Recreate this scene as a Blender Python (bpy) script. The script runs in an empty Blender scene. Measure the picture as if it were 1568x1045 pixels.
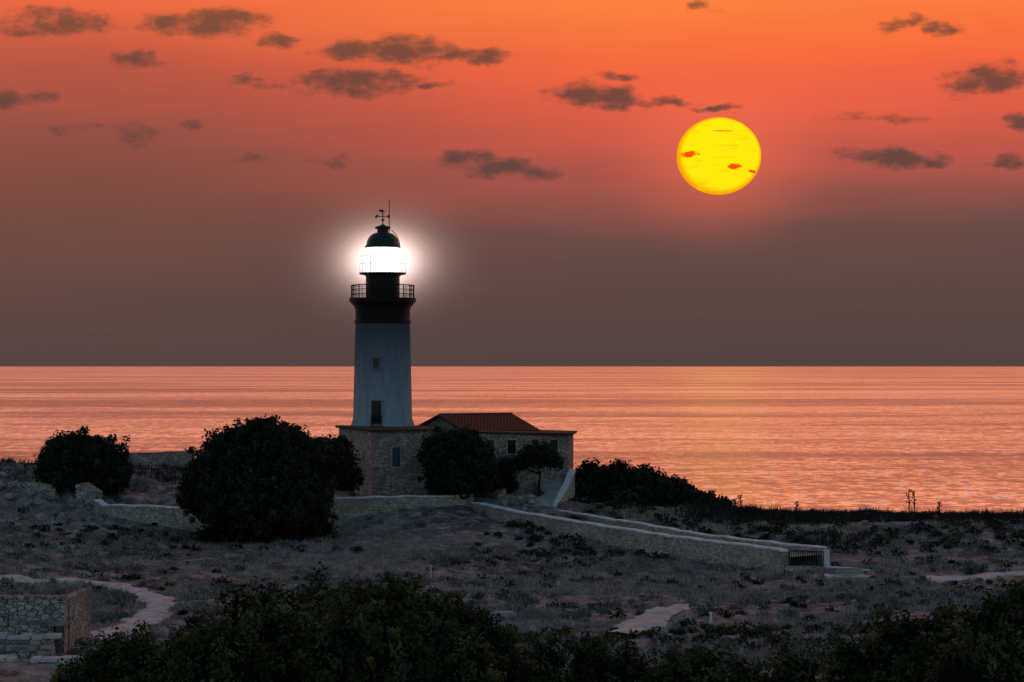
import bpy, bmesh, math, random
import numpy as np
from mathutils import Vector, Matrix
rng=np.random.default_rng(7); random.seed(7)
F=3136.0; CZ=22.0
def W(px,py,d): return Vector(((px-784)*d/F, d, CZ-(py-561)*d/F))
def lin(r,g,b,a=1.0):
    f=lambda c:(c/255/12.92 if c/255<=0.04045 else ((c/255+0.055)/1.055)**2.4)
    return (f(r),f(g),f(b),a)
scene=bpy.context.scene
col=scene.collection
# ---------------------------------------------------------------- node helpers
class NT:
    def __init__(s,nt): s.nt=nt; s.n=nt.nodes; s.l=nt.links
    def new(s,t,**k):
        nd=s.n.new(t)
        for a,b in k.items(): setattr(nd,a,b)
        return nd
    def put(s,sock,v):
        if isinstance(v,bpy.types.NodeSocket): s.l.new(v,sock)
        elif v is not None: sock.default_value=v
    def m(s,op,a,b=None,c=None,clamp=False):
        nd=s.new('ShaderNodeMath',operation=op); nd.use_clamp=clamp
        s.put(nd.inputs[0],a); s.put(nd.inputs[1],b); s.put(nd.inputs[2],c)
        return nd.outputs[0]
    def ss(s,x,a,b):
        nd=s.new('ShaderNodeMapRange',interpolation_type='SMOOTHSTEP')
        s.put(nd.inputs[0],x); nd.inputs[1].default_value=a; nd.inputs[2].default_value=b
        return nd.outputs[0]
    def mix(s,f,a,b,bt='MIX'):
        nd=s.new('ShaderNodeMix',data_type='RGBA',blend_type=bt)
        s.put(nd.inputs[0],f); s.put(nd.inputs[6],a); s.put(nd.inputs[7],b)
        return nd.outputs[2]
    def noise(s,vec,scale,detail=4,rough=0.5,dist=0.0):
        nd=s.new('ShaderNodeTexNoise')
        if vec is not None: s.l.new(vec,nd.inputs['Vector'])
        nd.inputs['Scale'].default_value=scale; nd.inputs['Detail'].default_value=detail
        nd.inputs['Roughness'].default_value=rough; nd.inputs['Distortion'].default_value=dist
        return nd
    def mapv(s,vec,scale=(1,1,1),loc=(0,0,0)):
        nd=s.new('ShaderNodeMapping'); s.l.new(vec,nd.inputs[0])
        nd.inputs[3].default_value=scale; nd.inputs[1].default_value=loc
        return nd.outputs[0]
    def ramp(s,f,stops):
        nd=s.new('ShaderNodeValToRGB'); s.put(nd.inputs[0],f)
        e=nd.color_ramp.elements
        e[0].position=stops[0][0]; e[0].color=stops[0][1]
        e[1].position=stops[-1][0]; e[1].color=stops[-1][1]
        for p,c in stops[1:-1]:
            x=e.new(p); x.color=c
        return nd.outputs[0]
def newmat(name):
    m=bpy.data.materials.new(name); m.use_nodes=True
    m.node_tree.nodes.clear(); t=NT(m.node_tree)
    t.out=t.new('ShaderNodeOutputMaterial')
    return m,t
def principled(t,colr,rough=0.9,normal=None,spec=0.2,metal=0.0):
    p=t.new('ShaderNodeBsdfPrincipled')
    t.put(p.inputs['Base Color'],colr); t.put(p.inputs['Roughness'],rough)
    p.inputs['Specular IOR Level'].default_value=spec; p.inputs['Metallic'].default_value=metal
    if normal is not None: t.l.new(normal,p.inputs['Normal'])
    t.l.new(p.outputs[0],t.out.inputs[0]); return p
def bump(t,h,strength,dist):
    b=t.new('ShaderNodeBump'); b.inputs['Strength'].default_value=strength; b.inputs['Distance'].default_value=dist
    t.l.new(h,b.inputs['Height']); return b.outputs[0]
def simple(name,c1,c2,scale=3,rough=0.85,bmp=0.3,spec=0.2):
    m,t=newmat(name); g=t.new('ShaderNodeNewGeometry').outputs['Position']
    n=t.noise(g,scale,5,0.65)
    c=t.mix(t.ss(n.outputs[0],0.3,0.7),c1,c2)
    principled(t,c,rough,bump(t,n.outputs[0],bmp,0.1),spec); return m
# ---------------------------------------------------------------- materials
def stone_mat(name,ca,cb,cm,scale=2.3,bd=0.06):
    m,t=newmat(name); g=t.new('ShaderNodeNewGeometry').outputs['Position']
    w=t.noise(g,1.7,3)
    vadd=t.new('ShaderNodeVectorMath',operation='MULTIPLY_ADD')
    t.l.new(w.outputs[1],vadd.inputs[0]); vadd.inputs[1].default_value=(.25,.25,.12); t.l.new(g,vadd.inputs[2])
    mp=t.mapv(vadd.outputs[0],(1,1,1.7))
    v=t.new('ShaderNodeTexVoronoi'); v.inputs['Scale'].default_value=scale; t.l.new(mp,v.inputs[0])
    e=t.new('ShaderNodeTexVoronoi',feature='DISTANCE_TO_EDGE'); e.inputs['Scale'].default_value=scale; t.l.new(mp,e.inputs[0])
    sep=t.new('ShaderNodeSeparateColor'); t.l.new(v.outputs['Color'],sep.inputs[0])
    fine=t.noise(g,9,5,.7)
    c=t.mix(sep.outputs[0],ca,cb)
    c=t.mix(t.m('MULTIPLY',t.ss(fine.outputs[0],.35,.7),.45),c,cm)
    big=t.noise(g,.35,4)
    c=t.mix(t.m('MULTIPLY',t.ss(big.outputs[0],.45,.7),.5),c,cm)
    ef=t.ss(e.outputs[0],0.0,0.09)
    c=t.mix(ef,cm,c)
    h=t.m('ADD',ef,t.m('MULTIPLY',fine.outputs[0],.5))
    principled(t,c,.95,bump(t,h,.8,bd),.1); return m
M_stone=stone_mat('rubble_stone',(.74,.61,.53,1),(.44,.36,.31,1),(.22,.18,.16,1))
M_house=stone_mat('house_stone',(.60,.49,.43,1),(.34,.275,.24,1),(.15,.125,.11,1),1.9)
M_ruin=stone_mat('ruin_stone',(.74,.65,.58,1),(.36,.315,.285,1),(.08,.07,.065,1),2.6)
M_cap=simple('lime_plaster_cap',(.86,.86,.87,1),(.58,.57,.56,1),1.5)
M_black=simple('dark_painted_metal',(.006,.006,.007,1),(.010,.010,.011,1),4,.6,.05,.2)
M_dome=simple('green_copper',(.008,.022,.020,1),(.012,.030,.027,1),3,.5,.05,.3)
M_glassdark=simple('dark_window_glass',(.01,.012,.015,1),(.015,.02,.025,1),3,.15,.02,.5)
M_blue=simple('blue_door_paint',(.03,.06,.10,1),(.04,.08,.13,1),3,.6)
M_path=simple('pale_dirt',(.74,.67,.62,1),(.46,.41,.38,1),1.2,.95,.4,.05)
M_pave=simple('path_paving',(.40,.38,.37,1),(.28,.265,.255,1),1.0,.95,.3,.05)
M_bark=simple('bark',(.05,.04,.03,1),(.025,.02,.016,1),6,.95,.6,.05)
M_rock=simple('weathered_rock',(.44,.385,.34,1),(.12,.105,.095,1),1.6,.95,.9,.05)
M_white=simple('white_paint',(.75,.76,.78,1),(.6,.6,.62,1),3,.6)
M_roofdark=simple('dark_roof',(.06,.05,.046,1),(.035,.03,.028,1),3,.9)
def roof_mat():
    m,t=newmat('red_roof_tiles'); g=t.new('ShaderNodeTexCoord').outputs['Object']
    wv=t.new('ShaderNodeTexWave',wave_type='BANDS',bands_direction='X'); t.l.new(g,wv.inputs[0]); wv.inputs['Scale'].default_value=1.0; wv.inputs['Distortion'].default_value=.4
    n=t.noise(g,3,5,.6)
    c=t.mix(n.outputs[0],(.27,.085,.06,1),(.12,.042,.032,1))
    c=t.mix(t.m('MULTIPLY',wv.outputs[1],.65),c,(.035,.016,.012,1))
    principled(t,c,.95,bump(t,wv.outputs[1],.6,.06),.05); return m
M_roof=roof_mat()
def tower_mat():
    m,t=newmat('weathered_blue_grey_painted_shade'); g=t.new('ShaderNodeNewGeometry').outputs['Position']
    n=t.noise(t.mapv(g,(1.6,1.6,.18)),1.5,5,.65); n2=t.noise(g,2.2,5,.6)
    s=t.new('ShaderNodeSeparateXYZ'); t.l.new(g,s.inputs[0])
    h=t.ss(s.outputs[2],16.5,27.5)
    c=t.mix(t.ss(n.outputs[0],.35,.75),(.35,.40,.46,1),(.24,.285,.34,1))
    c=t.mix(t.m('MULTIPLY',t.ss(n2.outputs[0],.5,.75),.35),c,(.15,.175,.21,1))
    c=t.mix(t.m('MULTIPLY',h,.88),c,(.025,.04,.065,1))  # shade painted into the colour, darkening towards the tower top
    principled(t,c,.9,bump(t,n2.outputs[0],.3,.05),.1); return m
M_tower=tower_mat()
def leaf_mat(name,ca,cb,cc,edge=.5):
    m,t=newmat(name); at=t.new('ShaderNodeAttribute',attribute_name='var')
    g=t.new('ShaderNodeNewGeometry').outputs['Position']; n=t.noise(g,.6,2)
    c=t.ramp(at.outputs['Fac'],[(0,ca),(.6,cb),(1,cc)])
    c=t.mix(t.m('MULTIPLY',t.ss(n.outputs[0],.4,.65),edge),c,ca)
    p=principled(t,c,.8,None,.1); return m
M_leaf=leaf_mat('tree_foliage',(.009,.012,.008,1),(.028,.034,.021,1),(.082,.09,.052,1))
M_fleaf=leaf_mat('bush_foliage',(.018,.024,.010,1),(.064,.070,.023,1),(.20,.19,.062,1),.75)
M_scrub=leaf_mat('scrub_foliage',(.07,.072,.056,1),(.19,.187,.155,1),(.38,.36,.32,1))
M_grass=leaf_mat('dry_grass_blades',(.18,.155,.135,1),(.37,.33,.30,1),(.62,.57,.53,1),.8)
M_weed=leaf_mat('weed_stems',(.02,.018,.014,1),(.04,.035,.028,1),(.07,.06,.05,1))
# ---------------------------------------------------------------- mesh helpers
def fastmesh(name,V,Fc,mat,var=None,smooth=False,parent=None):
    V=np.asarray(V,dtype=np.float32); Fc=np.asarray(Fc,dtype=np.int32); k=Fc.shape[1]
    me=bpy.data.meshes.new(name); me.vertices.add(len(V)); me.vertices.foreach_set('co',V.ravel())
    me.loops.add(Fc.size); me.loops.foreach_set('vertex_index',Fc.ravel())
    me.polygons.add(len(Fc)); me.polygons.foreach_set('loop_start',np.arange(0,Fc.size,k,dtype=np.int32))
    me.polygons.foreach_set('loop_total',np.full(len(Fc),k,dtype=np.int32))
    if smooth: me.polygons.foreach_set('use_smooth',np.ones(len(Fc),dtype=bool))
    me.update(calc_edges=True)
    if var is not None:
        a=me.attributes.new('var','FLOAT','FACE'); a.data.foreach_set('value',np.asarray(var,dtype=np.float32))
    me.materials.append(mat)
    o=bpy.data.objects.new(name,me); col.objects.link(o)
    if parent: o.parent=parent
    return o
def empty(name):
    e=bpy.data.objects.new(name,None); col.objects.link(e); return e
class MB:
    """collects polygons of one part"""
    def __init__(s): s.v=[]; s.f=[]
    def add(s,vs,fs):
        b=len(s.v); s.v+= [tuple(v) for v in vs]; s.f+=[tuple(i+b for i in f) for f in fs]
    def box(s,c,size,rz=0.0,ry=0.0):
        R=Matrix.Rotation(rz,3,'Z')@Matrix.Rotation(ry,3,'Y'); hx,hy,hz=[q/2 for q in size]; c=Vector(c)
        vs=[c+R@Vector((sx*hx,sy*hy,sz*hz)) for sx in(-1,1) for sy in(-1,1) for sz in(-1,1)]
        s.add(vs,[(0,1,3,2),(4,6,7,5),(0,4,5,1),(2,3,7,6),(0,2,6,4),(1,5,7,3)])
    def tube(s,pts,rad,n=8):
        pts=[Vector(p) for p in pts]; rings=[]
        if not hasattr(rad,'__len__'): rad=[rad]*len(pts)
        for i,p in enumerate(pts):
            d=(pts[min(i+1,len(pts)-1)]-pts[max(i-1,0)]).normalized()
            u=d.orthogonal().normalized(); w=d.cross(u)
            rings.append([p+(u*math.cos(2*math.pi*k/n)+w*math.sin(2*math.pi*k/n))*rad[i] for k in range(n)])
        for i in range(1,len(rings)):
            a=rings[i-1][0]; j=min(range(n),key=lambda q:(rings[i][q]-a).length); rings[i]=rings[i][j:]+rings[i][:j]
            if (rings[i][1]-rings[i-1][1]).length>(rings[i][-1]-rings[i-1][1]).length:
                rings[i]=[rings[i][0]]+rings[i][1:][::-1]
        vs=[v for r in rings for v in r]; fs=[]
        for i in range(len(rings)-1):
            for k in range(n): fs.append((i*n+k,i*n+(k+1)%n,(i+1)*n+(k+1)%n,(i+1)*n+k))
        fs.append(tuple(range(n))[::-1]); fs.append(tuple(range((len(rings)-1)*n,len(rings)*n)))
        s.add(vs,fs)
    def lathe(s,c,prof,n=48):
        vs=[];fs=[]
        for r,z in prof:
            for k in range(n):
                a=2*math.pi*k/n; vs.append((c[0]+r*math.cos(a),c[1]+r*math.sin(a),z))
        for i in range(len(prof)-1):
            for k in range(n): fs.append((i*n+k,i*n+(k+1)%n,(i+1)*n+(k+1)%n,(i+1)*n+k))
        s.add(vs,fs)
    def ring(s,c,R,z,r,n=40):
        vs=[];fs=[];q=6
        for k in range(n):
            a=2*math.pi*k/n
            for j in range(q):
                b=2*math.pi*j/q; rr=R+r*math.cos(b); vs.append((c[0]+rr*math.cos(a),c[1]+rr*math.sin(a),z+r*math.sin(b)))
        for k in range(n):
            for j in range(q): fs.append((k*q+j,((k+1)%n)*q+j,((k+1)%n)*q+(j+1)%q,k*q+(j+1)%q))
        s.add(vs,fs)
    def prism(s,fp,z0,z1):
        n=len(fp); z1=z1 if hasattr(z1,'__len__') else [z1]*n; z0=z0 if hasattr(z0,'__len__') else [z0]*n
        vs=[(x,y,z) for (x,y),z in zip(fp,z0)]+[(x,y,z) for (x,y),z in zip(fp,z1)]
        fs=[tuple(range(n))[::-1],tuple(range(n,2*n))]+[(i,(i+1)%n,n+(i+1)%n,n+i) for i in range(n)]
        s.add(vs,fs)
    def obj(s,name,mat,parent=None,smooth=False,bevel=0):
        me=bpy.data.meshes.new(name); me.from_pydata(s.v,[],s.f); me.update()
        bm=bmesh.new(); bm.from_mesh(me); bmesh.ops.recalc_face_normals(bm,faces=bm.faces); bm.to_mesh(me); bm.free()
        if smooth:
            me.polygons.foreach_set('use_smooth',[True]*len(me.polygons)); me.set_sharp_from_angle(angle=math.radians(35))
        me.materials.append(mat); o=bpy.data.objects.new(name,me); col.objects.link(o)
        if parent: o.parent=parent
        if bevel:
            b=o.modifiers.new('bevel','BEVEL'); b.width=bevel; b.segments=2
        return o
# ---------------------------------------------------------------- noise + terrain
def hsh(ix,iy,seed):
    v=np.sin(ix*127.1+iy*311.7+seed*74.7)*43758.5453; return v-np.floor(v)
def vn(x,y,seed=0):
    ix=np.floor(x);iy=np.floor(y);fx=x-ix;fy=y-iy;fx=fx*fx*(3-2*fx);fy=fy*fy*(3-2*fy)
    return (hsh(ix,iy,seed)*(1-fx)+hsh(ix+1,iy,seed)*fx)*(1-fy)+(hsh(ix,iy+1,seed)*(1-fx)+hsh(ix+1,iy+1,seed)*fx)*fy
def fbm(x,y,o=4,seed=0):
    s=0;a=.5
    for i in range(o): s=s+a*vn(x*2**i,y*2**i,seed+i*3); a*=.5
    return s
cp=[]
def row(d,items):
    for px,dz in items: cp.append(((px-784)*d/F,d,dz))
R9=[-400,0,400,784,1200,1568,1970]
row(55,[(p,-13) for p in (-1200,784,2800)]); row(80,[(p,-13.6) for p in (-700,0,784,1568,2200)])
row(102,[(p,-14.2) for p in R9]); row(125,[(p,-14.6) for p in R9])
row(150,[(-200,-14.2),(0,-14.4),(400,-14.8),(784,-14.9),(1205,-15.1),(1568,-14.6),(1800,-14.5)])
row(168,[(-200,-13.3),(0,-13.9),(250,-14.5),(500,-14.6),(784,-14.7),(1000,-14.8),(1250,-14.5),(1568,-14.3),(1800,-14.2)])
row(179.5,[(-200,-12.2),(0,-12.8),(120,-13.4),(250,-14.4),(400,-14.4),(520,-14.2),(727,-13.6),(900,-13.9),(1200,-14.1),(1568,-14.1),(1750,-14.1)])
row(190,[(-150,-10.6),(0,-10.9),(150,-11.7),(300,-12.1),(600,-12.1),(727,-12.1),(860,-12.5),(950,-13.2),(1100,-13.7),(1300,-13.9),(1568,-13.95),(1750,-14.0)])
row(207,[(-150,-9.6),(0,-9.8),(250,-10.4),(600,-12),(784,-12.2),(900,-13.2),(1100,-14.8),(1568,-15.3),(1750,-15.3)])
row(235,[(p,-19) for p in (-150,0,400,784,1200,1568,1700)]); row(270,[(p,-26) for p in (0,400,784,1200,1568)])
cp=np.array(cp)
def kern(r): return np.where(r>1e-9,r*r*np.log(np.maximum(r,1e-9)),0)
n=len(cp); A=np.zeros((n+3,n+3)); dd=np.hypot(cp[:,None,0]-cp[None,:,0],cp[:,None,1]-cp[None,:,1])
A[:n,:n]=kern(dd)+np.eye(n)*4; A[:n,n]=1; A[:n,n+1:n+3]=cp[:,:2]; A[n,:n]=1; A[n+1:,:n]=cp[:,:2].T
sol=np.linalg.solve(A,np.concatenate([cp[:,2],[0,0,0]]))
def H(x,y):
    x=np.asarray(x,float); y=np.asarray(y,float); shp=np.broadcast(x,y).shape
    x=np.broadcast_to(x,shp).ravel(); y=np.broadcast_to(y,shp).ravel()
    xc=np.clip(x,-65,65); yc=np.clip(y,52,272)
    z=sol[n]+sol[n+1]*xc+sol[n+2]*yc
    for i in range(n): z=z+sol[i]*kern(np.hypot(xc-cp[i,0],yc-cp[i,1]))
    z=z+CZ
    z=z+(fbm(x*.12,y*.12,4,1)-.47)*1.1+(fbm(x*.8,y*.8,3,5)-.44)*.5
    rk=np.clip((-34-x+ (y-180)*.25)/8,0,1)*np.clip((y-168)/8,0,1)*np.clip((205-y)/8,0,1)
    rid=1-np.abs(2*fbm(x*.35,y*.35,4,9)-.95)*2.2
    z=z+rk*((rid-.5)*1.5+(fbm(x*1.3,y*1.3,2,14)-.37)*1.6)
    return z.reshape(shp)
def Hs(x,y): return float(H(np.array([x]),np.array([y]))[0])
ds=np.linspace(60,232,860)
def ground_at(px,py):
    x=(px-784)*ds/F; zr=CZ-(py-561)*ds/F; h=H(x,ds); k=np.argmax(h>=zr)
    if h[k]<zr[k]: k=len(ds)-1
    return Vector((x[k],ds[k],h[k]))
gx=np.concatenate([-np.geomspace(3000,70,22),np.arange(-66,66.1,.40),np.geomspace(70,3000,22)])
gy=np.concatenate([-np.geomspace(2500,20,12),np.linspace(0,82,22),np.arange(84,216,.40),np.linspace(217,300,34)])
X,Y=np.meshgrid(gx,gy); Z=H(X,Y)
nx,ny=len(gx),len(gy)
idx=np.arange(nx*ny).reshape(ny,nx)
Fc=np.stack([idx[:-1,:-1],idx[:-1,1:],idx[1:,1:],idx[1:,:-1]],-1).reshape(-1,4)
def ground_mat():
    m,t=newmat('dry_scrubland'); g=t.new('ShaderNodeNewGeometry').outputs['Position']
    a=t.noise(g,.11,5,.65,.5); b=t.noise(g,.8,6,.72); c3=t.noise(g,4,4,.7)
    c=t.mix(t.ss(a.outputs[0],.42,.58),(.36,.305,.275,1),(.17,.147,.13,1))
    c=t.mix(t.ss(b.outputs[0],.5,.66),c,(.54,.48,.45,1))
    c=t.mix(t.m('MULTIPLY',t.ss(b.outputs[0],.5,.36),.85),c,(.08,.072,.062,1))
    c=t.mix(t.m('MULTIPLY',t.ss(c3.outputs[0],.55,.68),.7),c,(.64,.59,.56,1))
    h=t.m('ADD',b.outputs[0],t.m('MULTIPLY',c3.outputs[0],.35))
    principled(t,c,.97,bump(t,h,1.0,.6),.05); return m
fastmesh('ground',np.stack([X.ravel(),Y.ravel(),Z.ravel()],1),Fc,ground_mat(),smooth=True)
# ---------------------------------------------------------------- sea
def sea_mat():
    m,t=newmat('sea_water'); g=t.new('ShaderNodeNewGeometry').outputs['Position']
    def nv(scale,det,sc=(1,1,1)): 
        return t.noise(t.mapv(g,sc),scale,det,.6).outputs[1]
    def sub(v,k):
        x=t.new('ShaderNodeVectorMath',operation='SUBTRACT'); t.l.new(v,x.inputs[0]); x.inputs[1].default_value=(.5,.5,.5)
        y=t.new('ShaderNodeVectorMath',operation='MULTIPLY'); t.l.new(x.outputs[0],y.inputs[0]); y.inputs[1].default_value=(k*1.7,k,0)
        return y.outputs[0]
    def add(a,b):
        x=t.new('ShaderNodeVectorMath',operation='ADD'); t.put(x.inputs[0],a); t.put(x.inputs[1],b); return x.outputs[0]
    v=add(sub(nv(1.0,2,(.8,1,1)),.8),add(sub(nv(.34,3,(1,.7,1)),1.15),add(sub(nv(.07,3,(.6,1,1)),.5),sub(nv(.006,4,(.3,1,1)),.28))))
    patch=t.noise(t.mapv(g,(.22,1,1)),.0045,9,.74,.3)
    pf=t.ss(patch.outputs[0],.42,.58)
    sc=t.new('ShaderNodeVectorMath',operation='SCALE'); t.l.new(v,sc.inputs[0]); t.l.new(t.m('MULTIPLY_ADD',pf,.6,.65),sc.inputs['Scale'])
    nrm=t.new('ShaderNodeVectorMath',operation='NORMALIZE'); t.l.new(add(sc.outputs[0],(0,0,1)),nrm.inputs[0])
    gl=t.new('ShaderNodeBsdfGlossy'); gl.inputs['Roughness'].default_value=.24
    t.l.new(nrm.outputs[0],gl.inputs['Normal'])
    t.put(gl.inputs['Color'],t.mix(pf,(.64,.64,.70,1),(1,1,1,1)))
    df=t.new('ShaderNodeBsdfDiffuse'); df.inputs[0].default_value=(.05,.06,.07,1)
    mx=t.new('ShaderNodeMixShader'); mx.inputs[0].default_value=.95
    t.l.new(df.outputs[0],mx.inputs[1]); t.l.new(gl.outputs[0],mx.inputs[2]); t.l.new(mx.outputs[0],t.out.inputs[0]); return m
S=MB(); S.add([(-120000,-3000,0),(120000,-3000,0),(120000,150000,0),(-120000,150000,0)],[(0,1,2,3)])
S.obj('sea',sea_mat())
# ---------------------------------------------------------------- world sky
SUN=Vector((.1011,1,.1027)).normalized()
w=bpy.data.worlds.new('World'); scene.world=w; w.use_nodes=True; w.node_tree.nodes.clear(); t=NT(w.node_tree)
out=t.new('ShaderNodeOutputWorld'); tc=t.new('ShaderNodeTexCoord').outputs['Generated']
s=t.new('ShaderNodeSeparateXYZ'); t.l.new(tc,s.inputs[0]); x,y,z=s.outputs
hyp=t.m('SQRT',t.m('ADD',t.m('MULTIPLY',x,x),t.m('MULTIPLY',y,y)))
el=t.m('DIVIDE',z,t.m('MAXIMUM',hyp,.001))
ys=t.m('MAXIMUM',y,.02); a=t.m('DIVIDE',x,ys); tt=t.m('DIVIDE',z,ys)
P=lambda e:e/.6
hi=(1.5,.47,.20,1)
RC=[(0,lin(84,68,65)),(P(.0195),lin(87,69,66)),(P(.051),lin(99,74,70)),(P(.067),lin(109,76,71)),(P(.083),lin(150,82,73)),(P(.105),lin(198,89,74)),(P(.13),lin(232,97,70)),(P(.147),lin(246,104,62)),(P(.179),lin(255,130,62)),(P(.35),hi),(1,(.95,.46,.28,1))]
LC=[(0,lin(86,69,66)),(P(.0195),lin(89,70,67)),(P(.051),lin(108,75,68)),(P(.083),lin(128,77,67)),(P(.115),lin(150,80,68)),(P(.147),lin(196,90,68)),(P(.179),lin(236,106,66)),(P(.35),hi),(1,(.85,.42,.30,1))]
pos0=t.m('DIVIDE',el,.6,None,True)
plain=t.mix(t.ss(a,-.22,.10),t.ramp(pos0,LC),t.ramp(pos0,RC))
b0=t.new('ShaderNodeBackground'); t.l.new(plain,b0.inputs[0])
cmb=t.new('ShaderNodeCombineXYZ'); t.l.new(a,cmb.inputs[0]); t.l.new(tt,cmb.inputs[1])
uv=cmb.outputs[0]
band=t.noise(t.mapv(uv,(3,22,1)),1,5,.55)
bandw=t.m('MULTIPLY',t.m('SUBTRACT',band.outputs[0],.5),t.m('MULTIPLY',t.ss(tt,.2,.17),.05))
pos=t.m('DIVIDE',t.m('ADD',bandw,el),.6,None,True)
sky=t.mix(t.ss(a,-.22,.10),t.ramp(pos,LC),t.ramp(pos,RC))
da=t.m('SUBTRACT',a,.1011); de=t.m('SUBTRACT',tt,.1027)
rr=t.m('SQRT',t.m('ADD',t.m('MULTIPLY',da,da),t.m('MULTIPLY',t.m('MULTIPLY',de,de),1.8)))
sky=t.mix(t.m('MULTIPLY',t.m('POWER',t.ss(rr,.085,.015),2.0),.33),sky,lin(255,115,80))
# clouds (in direction space): centre, half size, opacity
cl=[(90,34,92,22,.95),(310,32,110,22,1),(418,62,28,13,.9),(210,95,56,17,.95),(395,128,60,12,.75),(545,126,95,26,1.05),(600,78,125,20,1.05),(705,86,95,12,1),(655,132,50,10,.8),(35,155,45,16,.9),(120,200,50,12,.6),(210,200,45,17,.7),(295,192,34,16,.5),(390,247,36,14,.65),(507,250,24,17,.5),(775,258,82,17,1),(708,242,38,18,1.05),(905,147,70,22,1.05),(1010,156,66,9,.95),(1090,160,60,6,.85),(930,118,26,8,.8),(1075,10,34,11,.95),(1390,38,50,11,.9),(1440,50,36,13,.85),(1515,122,66,28,1.1),(1370,243,78,20,1.1),(1440,245,50,13,.9),(1540,247,34,11,.9),(1560,185,36,18,.95),(1345,184,110,9,.55)]
wn=t.noise(t.mapv(uv,(1,2,1)),26,4,.6)
ws=t.new('ShaderNodeSeparateColor'); t.l.new(wn.outputs[1],ws.inputs[0])
aw=t.m('MULTIPLY_ADD',t.m('SUBTRACT',ws.outputs[0],.5),.05,a); tw=t.m('MULTIPLY_ADD',t.m('SUBTRACT',ws.outputs[1],.5),.017,tt)
best=None
for cx,cy,hw,hh,op in cl:
    u=t.m('DIVIDE',t.m('SUBTRACT',aw,(cx-784)/F),hw*1.08/F); v=t.m('DIVIDE',t.m('SUBTRACT',tw,(561-cy)/F),hh*1.12/F)
    d=t.m('SUBTRACT',op,t.m('MULTIPLY_ADD',u,u,t.m('MULTIPLY',v,v)))
    best=d if best is None else t.m('MAXIMUM',best,d)
best=t.m('MAXIMUM',best,-2.0)
fb=t.noise(t.mapv(uv,(1,1.9,1),(3,1,0)),66,7,.62)
cm=t.ss(t.m('ADD',best,t.m('MULTIPLY',t.m('SUBTRACT',fb.outputs[0],.5),3.0)),-.1,1.15)
ccol=t.ramp(t.m('DIVIDE',tt,.18,None,True),[(0,lin(86,68,66)),(.5,lin(94,69,64)),(.8,lin(106,71,60)),(1,lin(124,78,58))])
sky=t.mix(t.m('MULTIPLY',cm,.92),sky,ccol)
b1=t.new('ShaderNodeBackground'); t.l.new(sky,b1.inputs[0])
reg=t.m('MULTIPLY',t.m('MULTIPLY',t.m('GREATER_THAN',y,.3),t.m('LESS_THAN',tt,.2)),t.m('LESS_THAN',t.m('ABSOLUTE',a),.32))
mr=t.new('ShaderNodeMixShader'); t.l.new(reg,mr.inputs[0]); t.l.new(b0.outputs[0],mr.inputs[1]); t.l.new(b1.outputs[0],mr.inputs[2])
ns=t.new('ShaderNodeTexSky',sky_type='NISHITA'); ns.sun_disc=False; ns.sun_elevation=math.radians(5.9); ns.sun_rotation=math.radians(5.8)
ns.air_density=1; ns.dust_density=1; ns.ozone_density=2
b2=t.new('ShaderNodeBackground'); t.l.new(ns.outputs[0],b2.inputs[0]); b2.inputs[1].default_value=.15
fm=t.m('MULTIPLY',t.ss(t.m('DIVIDE',y,t.m('MAXIMUM',hyp,.001)),.3,.85),t.ss(el,.95,.35))
ms=t.new('ShaderNodeMixShader'); t.l.new(fm,ms.inputs[0]); t.l.new(b2.outputs[0],ms.inputs[1]); t.l.new(mr.outputs[0],ms.inputs[2]); t.l.new(ms.outputs[0],out.inputs[0])
# sun lamp (kept very weak to avoid a glitter streak on the sea)
L=bpy.data.lights.new('sun_light','SUN'); L.energy=.0004; L.angle=math.radians(2.3); L.color=(1,.3,.15)
lo=bpy.data.objects.new('sun_light',L); col.objects.link(lo); lo.rotation_euler=SUN.to_track_quat('Z','Y').to_euler(); lo.location=(40,150,80)
# visible sun
m,t=newmat('setting_sun_surface'); oc=t.new('ShaderNodeTexCoord').outputs['Object']
s=t.new('ShaderNodeSeparateXYZ'); t.l.new(oc,s.inputs[0])
r=t.m('SQRT',t.m('ADD',t.m('MULTIPLY',s.outputs[0],s.outputs[0]),t.m('MULTIPLY',s.outputs[2],s.outputs[2])))
nb=t.noise(t.mapv(oc,(.8,1,6)),1.6,5,.6,.3)
c=t.mix(t.ss(r,.86,1.0),lin(255,236,14),lin(255,160,0))
c=t.mix(t.m('MULTIPLY',t.ss(nb.outputs[0],.5,.72),.8),c,lin(255,195,8))
def spot(cx,cz,w_,h_):
    u=t.m('DIVIDE',t.m('SUBTRACT',s.outputs[0],cx),w_); v=t.m('DIVIDE',t.m('SUBTRACT',s.outputs[2],cz),h_)
    return t.m('SUBTRACT',1,t.m('ADD',t.m('MULTIPLY',u,u),t.m('MULTIPLY',v,v)))
sp=t.m('MAXIMUM',t.m('MAXIMUM',spot(-.75,-.02,.26,.10),spot(.28,-.36,.2,.10)),t.m('MAXIMUM',spot(.75,-.45,.14,.05),spot(0,.55,.3,.02)))
nb2=t.noise(t.mapv(oc,(1,1,2)),7,5,.6)
c=t.mix(t.ss(t.m('ADD',sp,t.m('MULTIPLY',t.m('SUBTRACT',nb2.outputs[0],.5),2)),.2,.7),c,lin(250,80,8))
em=t.new('ShaderNodeEmission'); t.l.new(c,em.inputs[0]); em.inputs[1].default_value=1.0; t.l.new(em.outputs[0],t.out.inputs[0])
bm=bmesh.new(); bmesh.ops.create_icosphere(bm,subdivisions=5,radius=1); me=bpy.data.meshes.new('sun'); bm.to_mesh(me); bm.free()
me.polygons.foreach_set('use_smooth',[True]*len(me.polygons)); me.materials.append(m)
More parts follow.
